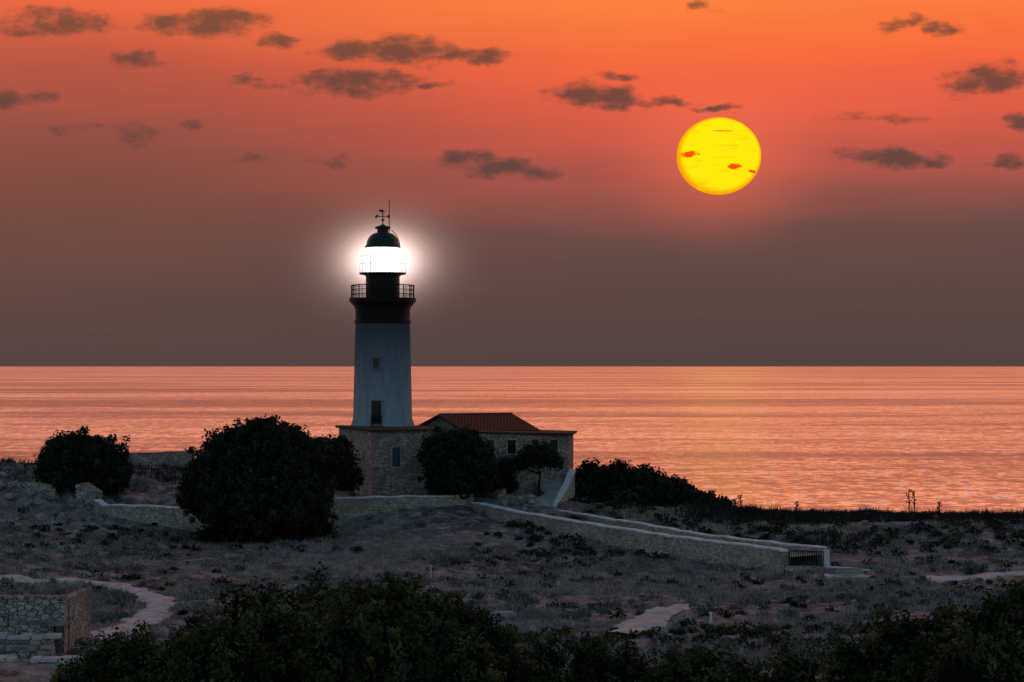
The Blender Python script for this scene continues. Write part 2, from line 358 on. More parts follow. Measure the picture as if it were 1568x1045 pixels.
so=bpy.data.objects.new('sun',me); col.objects.link(so); D=60000; so.location=(.1011*D,D,CZ+.1027*D); so.scale=(.0206*D,.0206*D,.0189*D)
m.cycles.emission_sampling='NONE'
# ---------------------------------------------------------------- lighthouse
LX,LY=W(586,0,200).x,200.0
zz=lambda py:CZ-(py-561)*200/F
k=200/F
C=(LX,LY)
LH=empty('lighthouse')
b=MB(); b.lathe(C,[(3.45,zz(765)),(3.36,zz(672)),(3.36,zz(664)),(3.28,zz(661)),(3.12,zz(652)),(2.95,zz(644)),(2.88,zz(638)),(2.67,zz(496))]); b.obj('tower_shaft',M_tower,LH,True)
b=MB(); b.lathe(C,[(2.66,zz(496.3)),(2.76,zz(495)),(2.76,zz(491)),(2.66,zz(490)),(2.68,zz(475)),(2.8,zz(470)),(2.98,zz(467)),(3.12,zz(464)),(3.24,zz(463)),(3.28,zz(457)),(1.6,zz(456.6))]); b.obj('gallery_corbel',M_black,LH,True)
b=MB(); b.lathe(C,[(1.66,zz(457)),(1.66,zz(424)),(1.8,zz(422)),(2.28,zz(420.5)),(2.3,zz(418)),(1.5,zz(417.8))]); b.obj('lantern_base',M_black,LH,True)
b=MB()
for i in range(20):
    q=2*math.pi*(i+.5)/20; px_,py_=LX+3.05*math.cos(q),LY+3.05*math.sin(q)
    b.tube([(px_,py_,zz(457)),(px_,py_,zz(436.5))],.055,6)
for yy,rr_ in ((437.5,.055),(444,.04),(451,.04)): b.ring(C,3.05,zz(yy),rr_)
b.obj('gallery_railing',M_black,LH)
b=MB()
for i in range(12):
    q=2*math.pi*(i)/12; px_,py_=LX+2.22*math.cos(q),LY+2.22*math.sin(q)
    b.tube([(px_,py_,zz(418)),(px_,py_,zz(393))],.03,6)
for yy in (393,405): b.ring(C,2.22,zz(yy),.03)
b.obj('lantern_railing',M_white,LH)
m,t=newmat('lit_lantern_glass'); em=t.new('ShaderNodeEmission'); em.inputs[0].default_value=(1,.95,.92,1); em.inputs[1].default_value=3.2; t.l.new(em.outputs[0],t.out.inputs[0])
b=MB(); b.lathe(C,[(1.3,zz(418)),(1.56,zz(417)),(1.56,zz(379)),(1.3,zz(378))],24); b.obj('lantern_glass',m,LH,True)
b=MB()
for i in range(10):
    q=2*math.pi*(i+.3)/10; b.tube([(LX+1.61*math.cos(q),LY+1.61*math.sin(q),zz(418)),(LX+1.61*math.cos(q),LY+1.61*math.sin(q),zz(378))],.03,6)
b.obj('lantern_glazing_bars',M_white,LH)
b=MB(); pr=[(1.55,zz(380)),(1.74,zz(379.5)),(1.74,zz(376.5)),(1.62,zz(376))]
for i in range(1,9):
    q=math.pi/2*i/9; pr.append((.52+1.08*math.cos(q),zz(376)+1.25*math.sin(q)))
pr+=[(.5,zz(356))]; b.lathe(C,pr); b.obj('lantern_dome',M_dome,LH,True)
b=MB(); b.lathe(C,[(.55,zz(357)),(.55,zz(351.5)),(.74,zz(350.5)),(.80,zz(348.5)),(.66,zz(347)),(.3,zz(345.5)),(.05,zz(343))],24)
b.tube([(LX,LY,zz(346)),(LX,LY,zz(321))],.055,6); 
b.box((LX,LY,zz(331.5)),(1.35,.05,.07)); b.box((LX-.6,LY,zz(331.5)),(.2,.06,.34),0,.78); b.box((LX+.58,LY,zz(331.5)),(.22,.06,.3))
b.box((LX,LY,zz(324)),(.55,.05,.06)); b.box((LX-.2,LY,zz(322.8)),(.3,.05,.22)); b.lathe(C,[(.01,zz(339.5)),(.16,zz(337.8)),(.16,zz(336.5)),(.01,zz(335))],12)
b.tube([(LX+.64,LY-.2,zz(372)),(LX+.64,LY-.2,zz(307))],[.05,.035],6)
b.tube([(LX+.5,LY-.3,zz(351)),(LX+.95,LY-.3,zz(354)),(LX+1.35,LY-.3,zz(361)),(LX+1.62,LY-.3,zz(370)),(LX+1.7,LY-.3,zz(379))],.045,6)
b.obj('vent_cap_and_weather_vane',M_black,LH,True)
def shaft_open(pxc,y0,y1,wpx,rad):
    xo=(pxc-586)*k; rz=math.asin(xo/rad); yo=-math.sqrt(rad*rad-xo*xo); zc=(zz(y0)+zz(y1))/2; hh=abs(zz(y0)-zz(y1)); ww=wpx*k
    b=MB(); b.box((LX+xo,LY+yo+.1,zc),(ww,.4,hh),rz); b.obj('window_pane',M_glassdark,LH)
    b=MB()
    fy=LY+yo-.02
    b.box((LX+xo-ww/2-.05,fy+.05,zc),(.1,.5,hh+.2),rz); b.box((LX+xo+ww/2+.05,fy+.05,zc),(.1,.5,hh+.2),rz)
    b.box((LX+xo,fy,zc+hh/2+.07),(ww+.34,.42,.14),rz); b.box((LX+xo,fy-.05,zc-hh/2-.07),(ww+.34,.52,.12),rz)
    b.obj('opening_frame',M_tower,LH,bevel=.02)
shaft_open(579.5,549,563,8.5,2.76); shaft_open(580,613,652,15,2.92)
b=MB(); 
for i in range(7): 
    xx=LX+(572+i*2.7-586)*k; b.tube([(xx,LY-3.25,zz(652)),(xx,LY-3.25,zz(636))],.03,5)
b.box((LX-.4,LY-3.25,zz(636)),(1.15,.06,.06)); b.box((LX-.4,LY-3.05,zz(652.5)),(1.4,.7,.12)); b.obj('door_balcony',M_black,LH)
# added self-emitting halo for the lamp's glow, shifted seaward to keep the dome dark
m,t=newmat('lantern_halo_glow'); g=t.new('ShaderNodeTexCoord').outputs['Object']
ln=t.new('ShaderNodeVectorMath',operation='LENGTH'); t.l.new(g,ln.inputs[0]); inv=t.m('SUBTRACT',1,ln.outputs['Value'],None,True)
f=t.m('ADD',t.m('MULTIPLY',t.m('POWER',inv,9.0),4.6),t.m('MULTIPLY',t.m('POWER',inv,3.0),.11))
em=t.new('ShaderNodeEmission'); em.inputs[0].default_value=(1,.72,.65,1); t.l.new(f,em.inputs[1]); t.l.new(em.outputs[0],t.out.inputs['Volume'])
bm=bmesh.new(); bmesh.ops.create_icosphere(bm,subdivisions=4,radius=1); me=bpy.data.meshes.new('lantern_halo'); bm.to_mesh(me); bm.free(); me.materials.append(m)
hz=bpy.data.objects.new('lantern_halo',me); col.objects.link(hz); hz.location=(LX,LY+2.0,zz(397)); hz.scale=(13.5,4.8,9.8); hz.parent=LH
# ---------------------------------------------------------------- keeper's house
HS=empty('keepers_stone_house')
def opening(b_pane,b_fr,p0,p1,s_,w_,z0,z1):
    p0=Vector(p0);p1=Vector(p1); d=(p1-p0); Ln=d.length; d.normalize(); nrm=Vector((d.y,-d.x)); c=p0+d*Ln*s_; rz=math.atan2(d.y,d.x)
    zc=(z0+z1)/2;h=z1-z0
    b_pane.box((c.x+nrm.x*.02,c.y+nrm.y*.02,zc),(w_,.12,h),rz)
    for sg in(-1,1): q=c+d*sg*(w_/2+.07)+nrm*.06; b_fr.box((q.x,q.y,zc),(.14,.16,h+.26),rz)
    for zq in (z0-.07,z1+.07): q=c+nrm*.07; b_fr.box((q.x,q.y,zq),(w_,.17,.12),rz)
xy=lambda px,d:((px-784)*d/F,d)
A_=xy(570,189.5);C_=xy(652,191.5);D_=xy(668,201);B_=xy(519,199)
zf=W(0,661,190).z; zb=W(0,657,199).z
b=MB(); b.prism([A_,C_,D_,B_],8.6,[zf,zf,zb,zb+.1]); b.obj('front_block_walls',M_house,HS)
def grow(fp,g):
    c=sum((Vector(p) for p in fp),Vector((0,0)))/len(fp); return [tuple(Vector(p)+(Vector(p)-c).normalized()*g) for p in fp]
b=MB(); b.prism(grow([A_,C_,D_,B_],.45),[zf+.004,zf+.004,zb+.004,zb+.1],[zf+.2,zf+.2,zb+.25,zb+.35]); b.obj('front_block_roof',M_roofdark,HS,bevel=.03)
bp=MB();bf=MB(); opening(bp,bf,A_,C_,.44,.8,W(0,715,190).z,W(0,686,190).z); bp.obj('blue_window_shutter',M_blue,HS)
u=Vector((.89,.456)).normalized(); v=Vector((-u.y,u.x)); FL=Vector(xy(716,195)); Lr=7.3; Dp=11.2
FR=FL+u*Lr; BR=FR+v*Dp; BL=FL+v*Dp; ML=FL+v*Dp/2; MR=FR+v*Dp/2; ze=W(0,661,195).z; zr=W(0,637,200).z
b=MB(); b.add([(FL.x,FL.y,8.6),(FR.x,FR.y,8.6),(BR.x,BR.y,8.6),(BL.x,BL.y,8.6),(FL.x,FL.y,ze),(FR.x,FR.y,ze),(BR.x,BR.y,ze),(BL.x,BL.y,ze),(ML.x,ML.y,zr),(MR.x,MR.y,zr)],
 [(0,1,5,4),(1,2,6,9,5),(2,3,7,6),(3,0,4,8,7),(4,5,9,8),(7,8,9,6)]); b.obj('gabled_walls',M_house,HS)
def slab(b,p,q,r_,s4,th):
    n_=(q-p).cross(s4-p).normalized(); n_=n_ if n_.z>0 else -n_
    top=[w_+n_*th for w_ in (p,q,r_,s4)]; b.add([p,q,r_,s4]+top,[(0,1,2,3),(4,7,6,5),(0,4,5,1),(1,5,6,2),(2,6,7,3),(3,7,4,0)])
v3=lambda p,z:Vector((p.x,p.y,z)); sl=(zr-ze)/(Dp/2); o_=.35
e0=FL-v*o_-u*o_; e1=FR-v*o_+u*o_; m0=ML-u*o_; m1=MR+u*o_; f0=BL+v*o_-u*o_; f1=BR+v*o_+u*o_
b=MB(); slab(b,v3(e0,ze-sl*o_+.02),v3(e1,ze-sl*o_+.02),v3(m1,zr+.02),v3(m0,zr+.02),.12); slab(b,v3(f0,ze-sl*o_+.02),v3(f1,ze-sl*o_+.02),v3(m1,zr+.024),v3(m0,zr+.024),.12)
ro=b.obj('red_tile_roof',M_roof,HS)
b=MB(); b.tube([v3(m0,zr+.12),v3(m1,zr+.12)],.13,8); b.obj('ridge_tiles',M_roof,HS)
b=MB()
b.tube([v3(e0-u*.03,ze-sl*o_+.02),v3(m0-u*.03,zr+.05)],.13,4); b.tube([v3(f0-u*.03,ze-sl*o_+.02),v3(m0-u*.03,zr+.05)],.13,4); b.obj('gable_verge',M_roofdark,HS)
E0=xy(733,192.5);E1=xy(871,194.5);E2=xy(878,202);E3=xy(745,203)
zq=W(0,667,194).z; zp=W(0,660,202).z
b=MB(); b.prism([E0,E1,E2,E3],8.6,[zq+.25,zq,zp-.2,zp]); b.obj('wing_walls',M_house,HS)
b=MB(); b.prism(grow([E0,E1,E2,E3],.5),[zq+.26,zq+.01,zp-.19,zp+.01],[zq+.42,zq+.2,zp,zp+.2]); b.obj('wing_roof',M_roofdark,HS,bevel=.03)
for s_,w_ in ((.12,.75),(.36,.8),(.62,.6),(.83,.75)): opening(bp2:=MB(),bf,E0,E1,s_,w_,W(0,695,193).z,W(0,674,193).z) or bp2.obj('window_pane',M_glassdark,HS)
bf.obj('window_surrounds',M_stone,HS)
# ---------------------------------------------------------------- stone walls
def wall(name,pts,th=.45,cap=True,mat=M_stone,capmat=None,capth=.1):
    top=[W(*p) for p in pts]; fine=[]
    for i in range(len(top)-1):
        nseg=max(1,int((top[i+1]-top[i]).length/1.2))
        for j in range(nseg): fine.append(top[i].lerp(top[i+1],j/nseg))
    fine.append(top[-1]); par=empty(name)
    Lf=[];Rt=[]
    for i,p in enumerate(fine):
        d=(fine[min(i+1,len(fine)-1)]-fine[max(i-1,0)]); d.z=0; d.normalize(); nn=Vector((-d.y,d.x,0)); Lf.append(p+nn*th/2); Rt.append(p-nn*th/2)
    jit=[random.uniform(-.06,.06) for _ in fine]
    def strip(off0,off1,wd,ground):
        b=MB(); nf=len(fine); vs=[]
        for i in range(nf):
            c=fine[i]; nn=(Lf[i]-Rt[i]).normalized()*(th/2+wd); zt=c.z+off1+jit[i]
            z0=min(Hs(c.x,c.y)-.8,zt-.5) if ground else c.z+off0+jit[i]
            vs+=[Vector((c.x+nn.x,c.y+nn.y,z0)),Vector((c.x-nn.x,c.y-nn.y,z0)),Vector((c.x-nn.x,c.y-nn.y,zt)),Vector((c.x+nn.x,c.y+nn.y,zt))]
        fs=[]
        for i in range(nf-1):
            for q in range(4): fs.append((i*4+q,i*4+(q+1)%4,(i+1)*4+(q+1)%4,(i+1)*4+q))
        fs+=[(0,1,2,3),((nf-1)*4+3,(nf-1)*4+2,(nf-1)*4+1,(nf-1)*4)]
        b.add(vs,fs); return b
    strip(0,-capth if cap else 0,0,True).obj('masonry',mat,par)
    if cap: strip(-capth+.003,0,.05,False).obj('coping',capmat or M_cap,par,bevel=.02)
    return par
wall('stone_wall',[(150,764,183.5),(162,772,182),(225,773,181.5),(300,777,180),(400,770,181),(515,762,182),(620,759,184),(724,757,186)],.6,capth=.13)
wall('stone_wall',[(727,768,185),(800,783,179),(900,800,171),(1010,817,162.5),(1110,829,156),(1205,842,150)],.6,capth=.14)
wall('stone_wall',[(843,779,187),(950,796,177.5),(1080,817,166.5),(1180,829,160),(1262,838,155)],.5,capth=.12)
wall('stone_wall',[(803,713,197),(868,716,196),(876,720,195),(866,742,191.5),(856,760,189),(844,778,187)],.55)
wall('stone_wall',[(188,694,209),(240,692,209),(298,690,209)],.6,capmat=M_house,mat=M_house)
wall('stone_wall',[(195,741,198),(250,740,197),(296,741,196)],.5,cap=False)
wall('stone_wall',[(-60,739,189),(0,740,188.5),(50,738,188),(88,742,187.5)],.7,cap=False,mat=M_ruin)
wall('stone_wall',[(118,741,186),(132,738,186),(152,752,185)],.9,cap=False,mat=M_ruin)
wall('stone_wall',[(1205,866,149.5),(1240,866,150.5),(1264,868,151.5)],.5,cap=False)
wall('stone_wall',[(1264,866,151),(1300,868,150),(1333,872,149)],.4)
def strip_between(name,a_,b_,dz,mat,nsub=14):
    def res(P):
        P=[W(*p) for p in P]; ln=[0]
        for i in range(1,len(P)): ln.append(ln[-1]+(P[i]-P[i-1]).length)
        o=[]
        for q in range(nsub+1):
            s_=ln[-1]*q/nsub; i=max(j for j in range(len(P)-1) if ln[j]<=s_+1e-6); f_=(s_-ln[i])/(ln[i+1]-ln[i]); o.append(P[i].lerp(P[i+1],min(f_,1)))
        return o
    a_=res(a_);b_=res(b_); b=MB(); vs=[]
    for p,q in zip(a_,b_): vs+=[p+Vector((0,0,dz)),q+Vector((0,0,dz))]
    b.add(vs,[(2*i,2*i+2,2*i+3,2*i+1) for i in range(nsub)]); return b.obj(name,mat)
strip_between('ramp_path',[(760,772,186),(800,783,180),(900,800,172),(1010,817,163.5),(1205,842,151)],[(838,776,188),(950,796,177.5),(1080,817,166.5),(1180,829,160),(1258,838,155)],-.55,M_pave)
strip_between('upper_path',[(815,735,194.5),(835,757,190),(800,775,186)],[(862,735,193.5),(855,757,189.5),(842,779,187)],.05,M_pave,6)
def ruin():
    par=empty('ruined_stone_building')
    def blk(x0,x1,y0,y1,zt,nm,mat=M_ruin,zb_=6.5,jt=.1):
        b=MB(); nseg=22
        fp=[(x0+(x1-x0)*i/nseg,y0+random.uniform(-.12,.12)) for i in range(nseg+1)]+[(x1+random.uniform(-.1,.1),y1),(x0,y1)]
        b.prism(fp,zb_,[zt+random.uniform(-jt,jt) for _ in fp]); b.obj(nm,mat,par)
    x=lambda px,d:(px-784)*d/F
    blk(x(-130,100),x(100,100),100,100.7,W(0,919,100).z,'front_wall',jt=.06)
    blk(x(97,100)-.4,x(100,100)+.05,100.85,106,W(0,914,102).z,'side_wall')
    for i,(py,d) in enumerate(((958,98.9),(978,97.6),(994,96.4),(1013,95.1),(1030,93.9),(1047,92.6))):
        zt=W(0,py,d).z; xr=x(60+random.uniform(-10,20)+i*8,d)
        blk(x(-130,d),xr,d,d+1.2,zt,'terrace_step_%d'%(i+1),jt=.05)
        b=MB(); xx=x(-60,d)
        while xx<xr:
            wd=random.uniform(.35,1.1); b.box((xx+wd/2,d+.4+random.uniform(-.1,.1),zt+random.uniform(.03,.1)),(wd*.95,random.uniform(.7,1.0),random.uniform(.16,.28)),random.uniform(-.05,.05)); xx+=wd+(random.uniform(.2,.8) if random.random()<.2 else .02)
        b.obj('step_stones_%d'%(i+1),M_path if i%2 else M_rock,par,bevel=.03)
    b=MB()
    for i in range(30):
        px=-40+i*4.75; p=W(px,916,100.35); b.box((p.x,p.y,p.z+.04),(random.uniform(.11,.15),.74,random.uniform(.14,.26)),random.uniform(-.06,.06))
    b.obj('top_course',M_ruin,par,bevel=.02)
ruin()
# ---------------------------------------------------------------- paths
def ribbon(name,pts,hw,mat,off=.07):
    P=[ground_at(px,py) for px,py in pts]; fine=[]
    for i in range(len(P)-1):
        p0=P[max(i-1,0)];p1=P[i];p2=P[i+1];p3=P[min(i+2,len(P)-1)]; ns_=max(2,int((p2-p1).length/.5))
        for j in range(ns_):
            s_=j/ns_; fine.append(.5*((2*p1)+(-p0+p2)*s_+(2*p0-5*p1+4*p2-p3)*s_*s_+(-p0+3*p1-3*p2+p3)*s_**3))
    fine.append(P[-1]); m_=7; xs=[];ysv=[]
    for i,p in enumerate(fine):
        d=fine[min(i+1,len(fine)-1)]-fine[max(i-1,0)]; d.z=0; d.normalize(); nn=Vector((-d.y,d.x,0)); h_=hw*(1+.3*math.sin(i*.35)+.2*math.sin(i*.93+1)+random.uniform(-.12,.12))
        for q in range(m_): c=p+nn*h_*(q/(m_-1)*2-1); xs.append(c.x); ysv.append(c.y)
    xs=np.array(xs);ysv=np.array(ysv); Zr=H(xs,ysv)+off
    edge=np.tile(np.array([-.12,0,.02,.03,.02,0,-.12]),len(fine)); Zr=Zr+edge
    Fq=[(i*m_+q,(i+1)*m_+q,(i+1)*m_+q+1,i*m_+q+1) for i in range(len(fine)-1) for q in range(m_-1)]
    fastmesh(name,np.stack([xs,ysv,Zr],1),Fq,mat,smooth=True)
    return [(p.x,p.y) for p in fine]
road=[]
road+=ribbon('dirt_path',[(-60,884),(20,887),(100,889),(165,896),(215,906),(245,920),(238,938),(212,952),(190,965),(130,976),(60,972)],.95,M_path,.09)
road+=ribbon('dirt_path',[(1418,888),(1470,885),(1530,880),(1620,874)],1.1,M_path,.09)
road+=ribbon('stone_path',[(960,976),(985,957),(1005,945),(1030,936),(1055,930)],1.15,M_path,.16)
road+=ribbon('dirt_path',[(1262,884),(1300,886),(1335,884)],.5,M_path)
road=np.array(road)
# ---------------------------------------------------------------- vegetation
def leaves(name,P,Nn,size,var,mat,parent=None,asp=1.6):
    N=len(P); r_=rng.normal(size=(N,3)); T=np.cross(Nn,r_); T/=np.linalg.norm(T,axis=1,keepdims=True)+1e-9; B=np.cross(Nn,T)
    s_=size[:,None]; T=T*s_*asp*.5; B=B*s_*.5
    V=np.stack([P-T,P+B*.9,P+T,P-B*.9],1).reshape(-1,3)
    return fastmesh(name,V,np.arange(4*N).reshape(N,4),mat,var,parent=parent)
def crown_pts(blobs,dens,cr,kper,ls,rough=.2):
    PP=[];NN=[];SS=[];VV=[]
    for (cx,cy,cz,rx,ry,rz) in blobs:
        area=4*math.pi*((rx*ry)**1.6/3+(rx*rz)**1.6/3+(ry*rz)**1.6/3)**(1/1.6); M=max(12,int(area*dens))
        d=rng.normal(size=(M,3)); d/=np.linalg.norm(d,axis=1,keepdims=True); rad=rng.uniform(.70,.98,M)+np.where(rng.random(M)<.28,rng.uniform(0,rough,M),0)
        lob=1+.07*np.sin(d[:,0]*7+rng.uniform(0,6))*np.sin(d[:,2]*6+rng.uniform(0,6))+.05*np.sin(d[:,1]*9+d[:,0]*5+rng.uniform(0,6))
        cc=np.array([cx,cy,cz])+d*(rad*lob)[:,None]*np.array([rx,ry,rz]); cv=rng.random(M); crs=cr*rng.uniform(.5,1.3,M)
        K=kper; off=rng.normal(size=(M,K,3)); off/=np.linalg.norm(off,axis=2,keepdims=True); off*=(rng.random((M,K,1))**.45)*crs[:,None,None]
        P_=(cc[:,None,:]+off).reshape(-1,3); n_=(np.repeat(d,K,0)*.5+off.reshape(-1,3)/cr*.6+rng.normal(size=(M*K,3))*.45); n_/=np.linalg.norm(n_,axis=1,keepdims=True)
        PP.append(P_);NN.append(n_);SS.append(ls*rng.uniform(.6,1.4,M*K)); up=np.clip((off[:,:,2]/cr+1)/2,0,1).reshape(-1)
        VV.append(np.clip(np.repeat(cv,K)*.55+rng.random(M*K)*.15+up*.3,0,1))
    return map(np.concatenate,(PP,NN,SS,VV))
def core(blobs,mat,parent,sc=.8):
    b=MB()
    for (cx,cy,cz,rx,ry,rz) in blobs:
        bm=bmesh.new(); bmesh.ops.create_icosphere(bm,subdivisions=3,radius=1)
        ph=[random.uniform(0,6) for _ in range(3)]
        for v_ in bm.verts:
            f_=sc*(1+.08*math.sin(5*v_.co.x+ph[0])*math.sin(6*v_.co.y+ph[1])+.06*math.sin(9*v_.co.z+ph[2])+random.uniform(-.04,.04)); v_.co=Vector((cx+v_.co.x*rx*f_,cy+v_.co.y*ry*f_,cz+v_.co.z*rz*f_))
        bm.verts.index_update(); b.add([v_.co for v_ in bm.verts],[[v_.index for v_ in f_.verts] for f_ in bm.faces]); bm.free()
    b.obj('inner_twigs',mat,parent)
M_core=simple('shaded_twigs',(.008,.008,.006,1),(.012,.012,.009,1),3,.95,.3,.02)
def blobW(px,py,hw,hh,d,ry=None):
    c=W(px,py,d); rx=hw*d/F; rz=hh*d/F; return (c.x,c.y,c.z,rx,ry or rx*.9,rz)
def tree(name,blobs,foot,dens=2.4,cr=.55,kper=28,ls=.2,mat=M_leaf,tr=.3,sc=.74):
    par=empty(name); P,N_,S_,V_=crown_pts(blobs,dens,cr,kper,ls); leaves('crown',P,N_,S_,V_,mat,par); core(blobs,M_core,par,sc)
    fx,fy=foot; g=Hs(fx,fy); b=MB(); big=max(blobs,key=lambda q:q[3]); top=Vector((fx+.3,fy,g+max(1.0,(big[2]-g)*.55)))
    b.tube([(fx,fy,g-.4),(fx+.1,fy,g+.3),tuple(top)],[tr*1.4,tr,tr*.75],9)
    for q in blobs: 
        e=Vector(q[:3]); mid=top.lerp(e,.5)+Vector((0,0,.3)); b.tube([top,mid,e],[tr*.65,tr*.4,tr*.15],7)
    b.obj('trunk_and_limbs',M_bark,par,True); return par
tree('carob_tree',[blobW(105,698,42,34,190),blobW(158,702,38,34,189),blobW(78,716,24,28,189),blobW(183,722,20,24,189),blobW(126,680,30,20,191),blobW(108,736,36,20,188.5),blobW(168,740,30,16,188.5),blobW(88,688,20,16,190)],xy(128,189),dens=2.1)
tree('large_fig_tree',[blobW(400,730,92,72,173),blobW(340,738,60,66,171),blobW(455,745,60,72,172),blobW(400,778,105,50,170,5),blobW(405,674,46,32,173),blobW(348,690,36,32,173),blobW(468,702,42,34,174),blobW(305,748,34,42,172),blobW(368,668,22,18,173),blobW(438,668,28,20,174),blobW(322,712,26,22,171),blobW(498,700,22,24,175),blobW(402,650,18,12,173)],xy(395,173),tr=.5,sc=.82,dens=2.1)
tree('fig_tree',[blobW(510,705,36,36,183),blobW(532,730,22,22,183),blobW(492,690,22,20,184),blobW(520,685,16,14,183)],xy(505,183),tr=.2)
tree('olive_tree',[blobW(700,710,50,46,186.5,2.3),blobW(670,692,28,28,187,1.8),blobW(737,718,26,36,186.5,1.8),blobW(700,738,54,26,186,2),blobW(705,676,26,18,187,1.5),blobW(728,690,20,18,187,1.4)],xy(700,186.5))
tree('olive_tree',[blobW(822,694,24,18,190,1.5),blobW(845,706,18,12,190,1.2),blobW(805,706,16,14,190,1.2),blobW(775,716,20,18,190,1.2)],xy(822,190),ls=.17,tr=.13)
def bush(name,blobs,**kw):
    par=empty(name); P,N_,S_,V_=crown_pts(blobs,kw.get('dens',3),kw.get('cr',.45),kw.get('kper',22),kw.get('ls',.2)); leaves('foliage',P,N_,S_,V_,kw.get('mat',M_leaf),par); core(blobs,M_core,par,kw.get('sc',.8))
    b=MB()
    for q in blobs:
        g=Hs(q[0],q[1]); 
        for _ in range(2): b.tube([(q[0]+random.uniform(-.3,.3),q[1],g-.2),(q[0]+random.uniform(-.5,.5),q[1],(g+q[2])/2),(q[0],q[1],q[2])],[.09,.07,.03],6)
    b.obj('stems',M_bark,par); return par
bush('hedge',[blobW(905,736,30,30,199,2),blobW(945,738,34,30,199,2),blobW(985,742,36,30,198,2),blobW(1025,754,34,25,198,2),blobW(1062,766,34,18,197,2),blobW(1098,776,26,11,197,1.6),blobW(890,755,26,24,197,1.6),blobW(960,768,60,18,196,2)],cr=.5,ls=.22)
bush('bush',[blobW(775,745,18,12,191,1.2),blobW(755,735,16,16,190,1.2)])
bush('bush',[blobW(330,818,34,10,171,1.5),blobW(480,812,36,10,172,1.5)],ls=.16)
def bushF(px,top,hw,d,hh=105):
    return blobW(px,top+hh*.9,hw,hh,d,hw*d/F*.9)
fg=[[(170,985,62,76),(215,975,40,75),(118,1012,45,74)],[(310,948,60,72),(395,912,90,70),(340,965,80,66),(270,985,45,70)],[(505,900,100,72),(605,900,90,73),(560,930,110,67)],[(690,922,75,72),(755,960,55,72),(680,960,90,66)],[(835,988,55,74),(905,982,50,75),(955,998,50,74)],[(1020,1010,60,72),(1080,1002,50,71),(1140,1018,60,70),(1215,1005,60,70)],[(1300,990,50,68),(1375,956,70,68),(1440,945,60,68)],[(1520,925,60,66),(1590,893,70,66),(1490,975,70,62)]]
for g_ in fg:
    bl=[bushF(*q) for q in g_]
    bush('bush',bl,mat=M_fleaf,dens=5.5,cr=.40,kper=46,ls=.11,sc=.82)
def off_road(x,y,rad):
    d=np.full(len(x),1e9)
    for i in range(0,len(road),2): d=np.minimum(d,np.hypot(x-road[i,0],y-road[i,1]))
    return d>rad
def sample(N,d0,d1,p0=-60,p1=1630,thr=None,seed=0,fs=.12):
    d=rng.uniform(d0,d1,N); px=rng.uniform(p0,p1,N); x=(px-784)*d/F
    k_=off_road(x,d,1.1)
    if thr is not None: k_&=(fbm(x*fs,d*fs,4,seed)+rng.normal(size=N)*.04>thr)
    k_&=~((px>565)&(px<880)&(d>188)) 
    k_&=~((px<110)&(d<107))
    return x[k_],d[k_]
def tufts(name,x,y,nb,hmin,hmax,spread,wid,mat):
    z=H(x,y); N=len(x); xb=np.repeat(x,nb);yb=np.repeat(y,nb);zb_=np.repeat(z,nb); M=N*nb
    an=rng.uniform(0,2*np.pi,M); r_=rng.random(M)*spread*.5; h_=rng.uniform(hmin,hmax,M); le=rng.uniform(.1,.6,M)*h_
    bx=xb+np.cos(an)*r_; by=yb+np.sin(an)*r_; tx=bx+np.cos(an)*le; ty=by+np.sin(an)*le; pa=rng.uniform(0,2*np.pi,M); wx=np.cos(pa)*wid/2;wy=np.sin(pa)*wid/2
    V=np.stack([np.stack([bx-wx,by-wy,zb_-.05],1),np.stack([bx+wx,by+wy,zb_-.05],1),np.stack([tx,ty,zb_+h_],1)],1).reshape(-1,3)
    fastmesh(name,V,np.arange(3*M).reshape(M,3),mat,np.clip(np.repeat(rng.random(N),nb)*.6+rng.random(M)*.4,0,1))
x,y=sample(42000,95,198,thr=.46,seed=3); tufts('dry_grass',x,y,6,.12,.42,.5,.07,M_grass)
x,y=sample(5000,184,196,p0=1050); tufts('dry_weeds',x,y,6,.2,.65,.5,.07,M_weed)
x,y=sample(260,186,194,p0=1080,thr=.42,seed=51,fs=.3); tufts('dry_weeds',x,y,16,.5,1.15,.9,.08,M_weed)
x,y=sample(900,195,206,p0=-60,p1=560); tufts('dry_weeds',x,y,8,.25,.6,.6,.08,M_weed)
def scrub(name,x,y,rmin,rmax,K,ls,mat):
    z=H(x,y);N=len(x); rr_=rng.uniform(rmin,rmax,N); off=rng.normal(size=(N,K,3)); off/=np.linalg.norm(off,axis=2,keepdims=True); off[:,:,2]=np.abs(off[:,:,2])*.75
    off*=(rng.random((N,K,1))**.4)*rr_[:,None,None]; P=np.stack([x,y,z],1)[:,None,:]+off; n_=off.reshape(-1,3)+rng.normal(size=(N*K,3))*.25; n_/=np.linalg.norm(n_,axis=1,keepdims=True)
    leaves(name,P.reshape(-1,3),n_,ls*rng.uniform(.6,1.4,N*K),np.clip(np.repeat(rng.random(N),K)*.6+rng.random(N*K)*.4,0,1),mat)
x,y=sample(2600,97,190,thr=.45,seed=11,fs=.09); scrub('scrub',x,y,.25,.75,46,.13,M_scrub)
x,y=sample(700,98,196,thr=.48,seed=17,fs=.1); scrub('dark_scrub',x,y,.25,.7,50,.14,M_leaf)
x,y=sample(600,160,196,p0=760,thr=.45,seed=21); scrub('dark_scrub',x,y,.4,1.0,60,.17,M_leaf)
x,y=sample(160,160,179,p0=-40,p1=600,thr=.46,seed=31); scrub('dark_scrub',x,y,.3,.7,60,.16,M_leaf)
x,y=sample(400,96,112,p0=650,thr=.42,seed=41); scrub('green_scrub',x,y,.3,.7,60,.13,M_fleaf)
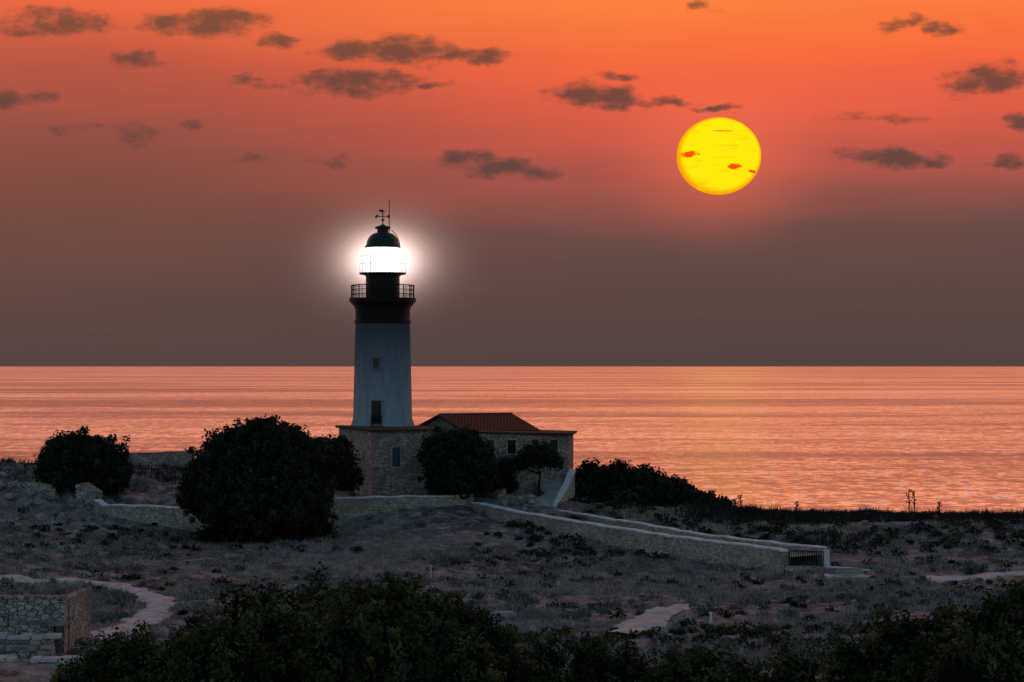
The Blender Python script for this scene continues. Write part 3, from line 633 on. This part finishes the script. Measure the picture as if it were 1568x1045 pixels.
def rocks(name,x,y,smin,smax,mat=M_rock,sink=.2,zadd=0,npl=8,cut=.5,flat=1.0):
    z=H(x,y)+zadd
    bm=bmesh.new(); bmesh.ops.create_icosphere(bm,subdivisions=3,radius=1); base=np.array([v_.co[:] for v_ in bm.verts]); fcs=[[v_.index for v_ in f_.verts] for f_ in bm.faces]; bm.free()
    VV=[];FF=[];fa=np.array(fcs)
    for i in range(len(x)):
        s_=random.uniform(smin,smax)*random.uniform(.5,1); sc=np.array([s_*random.uniform(.7,1.5),s_*random.uniform(.7,1.2),s_*random.uniform(.45,.95)*flat]); a1=random.uniform(0,6.3)
        pn=rng.normal(size=(npl,3)); pn/=np.linalg.norm(pn,axis=1,keepdims=True); dt=base@pn.T; ct=rng.uniform(cut,cut+.25,npl)
        f_=np.min(np.where(dt>ct,ct/np.maximum(dt,1e-6),1.0),axis=1)*(1+rng.normal(size=len(base))*.025)
        q=base*f_[:,None]*sc; ca,sa=math.cos(a1),math.sin(a1); q=np.stack([q[:,0]*ca-q[:,1]*sa+x[i],q[:,0]*sa+q[:,1]*ca+y[i],q[:,2]+z[i]+sc[2]*(.5-sink)],1)
        VV.append(q); FF.append(fa+i*len(base))
    fastmesh(name,np.concatenate(VV),np.concatenate(FF),mat)
x,y=sample(700,97,190); rocks('scattered_rocks',x,y,.1,.42)
x,y=sample(150,168,197,p0=-70,p1=160); rocks('rocky_outcrop',x,y,.4,1.4,sink=.6,npl=12,cut=.35)
d_=rng.uniform(186.5,190,40); px_=rng.uniform(765,820,40); rocks('rock_pile',(px_-784)*d_/F,d_,.3,.9,sink=.1)
d_=rng.uniform(103,128,80); px_=1004+(d_-103)*3.4+rng.normal(size=80)*6; rocks('rubble_border',(px_-784)*d_/F,d_,.2,.5)
# flower stalks on the ridge
for px,top,d in ((1391,750,188),(1399,751,188),(1437,768,188),(1133,758,190),(1124,764,190),(1219,768,189)):
    x0=(px-784)*d/F; g=Hs(x0,d); zt=W(px,top,d).z; b=MB(); b.tube([(x0,d,g-.2),(x0+.05,d,(g+zt)/2),(x0,d,zt)],[.07,.055,.04],6)
    for i in range(9):
        q=zt-(zt-g)*(.01+.06*i+random.uniform(-.02,.02)); sg=random.choice((-1,1)); ln_=random.uniform(.08,.24)
        b.tube([(x0,d,q-.12),(x0+sg*ln_,d+random.uniform(-.2,.2),q+.03)],[.03,.03],5); b.lathe((x0+sg*ln_,d),[(.01,q-.04),(.06,q),(.06,q+.06),(.01,q+.1)],6)
    b.obj('agave_flower_stalk',M_weed)
# ---------------------------------------------------------------- fences, gate, posts
def railing(name,p0,p1,h,sp,mat=M_black,r_=.025):
    par=empty(name); b=MB(); p0=Vector(p0);p1=Vector(p1); n_=max(2,int((p1-p0).length/sp))
    for i in range(n_+1):
        p=p0.lerp(p1,i/n_); q=1.6 if i%6==0 else 1; b.tube([p,p+Vector((0,0,h*(1.04 if q>1 else 1)))],r_*q,5)
    b.obj('bars',mat,par); b=MB()
    for f_ in (.08,.97): b.tube([p0+Vector((0,0,h*f_)),p1+Vector((0,0,h*f_))],r_*1.3,5)
    b.obj('rails',mat,par)
railing('iron_fence',W(195,741,198),W(294,741,196),1.5,.28)
railing('iron_gate',W(1208,865,149.6),W(1260,867,151.4),1.1,.22,r_=.03)
b=MB(); p=W(1265,866,151.5); b.box((p.x,p.y,p.z+.45),(.42,.3,1.25)); b.box((p.x,p.y,p.z+1.12),(.5,.38,.08)); pp=b.obj('white_gate_post',M_white,bevel=.03)
b=MB(); g=ground_at(660,885); b.tube([g,g+Vector((0,0,.8))],.035,6); b.box((g.x,g.y,g.z+.85),(.12,.04,.1)); b.obj('marker_post',M_cap)
b=MB(); g=ground_at(1088,955); b.tube([g,g+Vector((0,0,.5))],[.1,.06],8); b.lathe((g.x,g.y),[(.06,g.z+.5),(.1,g.z+.56),(.01,g.z+.64)],8); b.obj('boundary_stone',M_cap)
b=MB()
for i in range(4): p=ground_at(1300,889-i*4); b.box((p.x,p.y+.2,p.z+.08+i*.02),(2.4-.2*i,.5,.3))
b.obj('stone_steps',M_pave,bevel=.03)
b=MB(); g=ground_at(772,944); b.box((g.x,g.y,g.z+.08),(1.3,1.0,.24),.1); b.box((g.x,g.y,g.z+.23),(1.1,.8,.06),.1); b.obj('stone_slab',M_pave,bevel=.05)
# ---------------------------------------------------------------- camera
cam=bpy.data.cameras.new('camera'); cam.lens=72; cam.sensor_width=36; cam.clip_start=.5; cam.clip_end=250000
co=bpy.data.objects.new('camera',cam); col.objects.link(co); co.location=(0,0,CZ); co.rotation_euler=(math.radians(90)+math.atan(38.5/F),0,0); scene.camera=co
scene.view_settings.view_transform='Standard'; scene.view_settings.look='None'; scene.view_settings.exposure=0
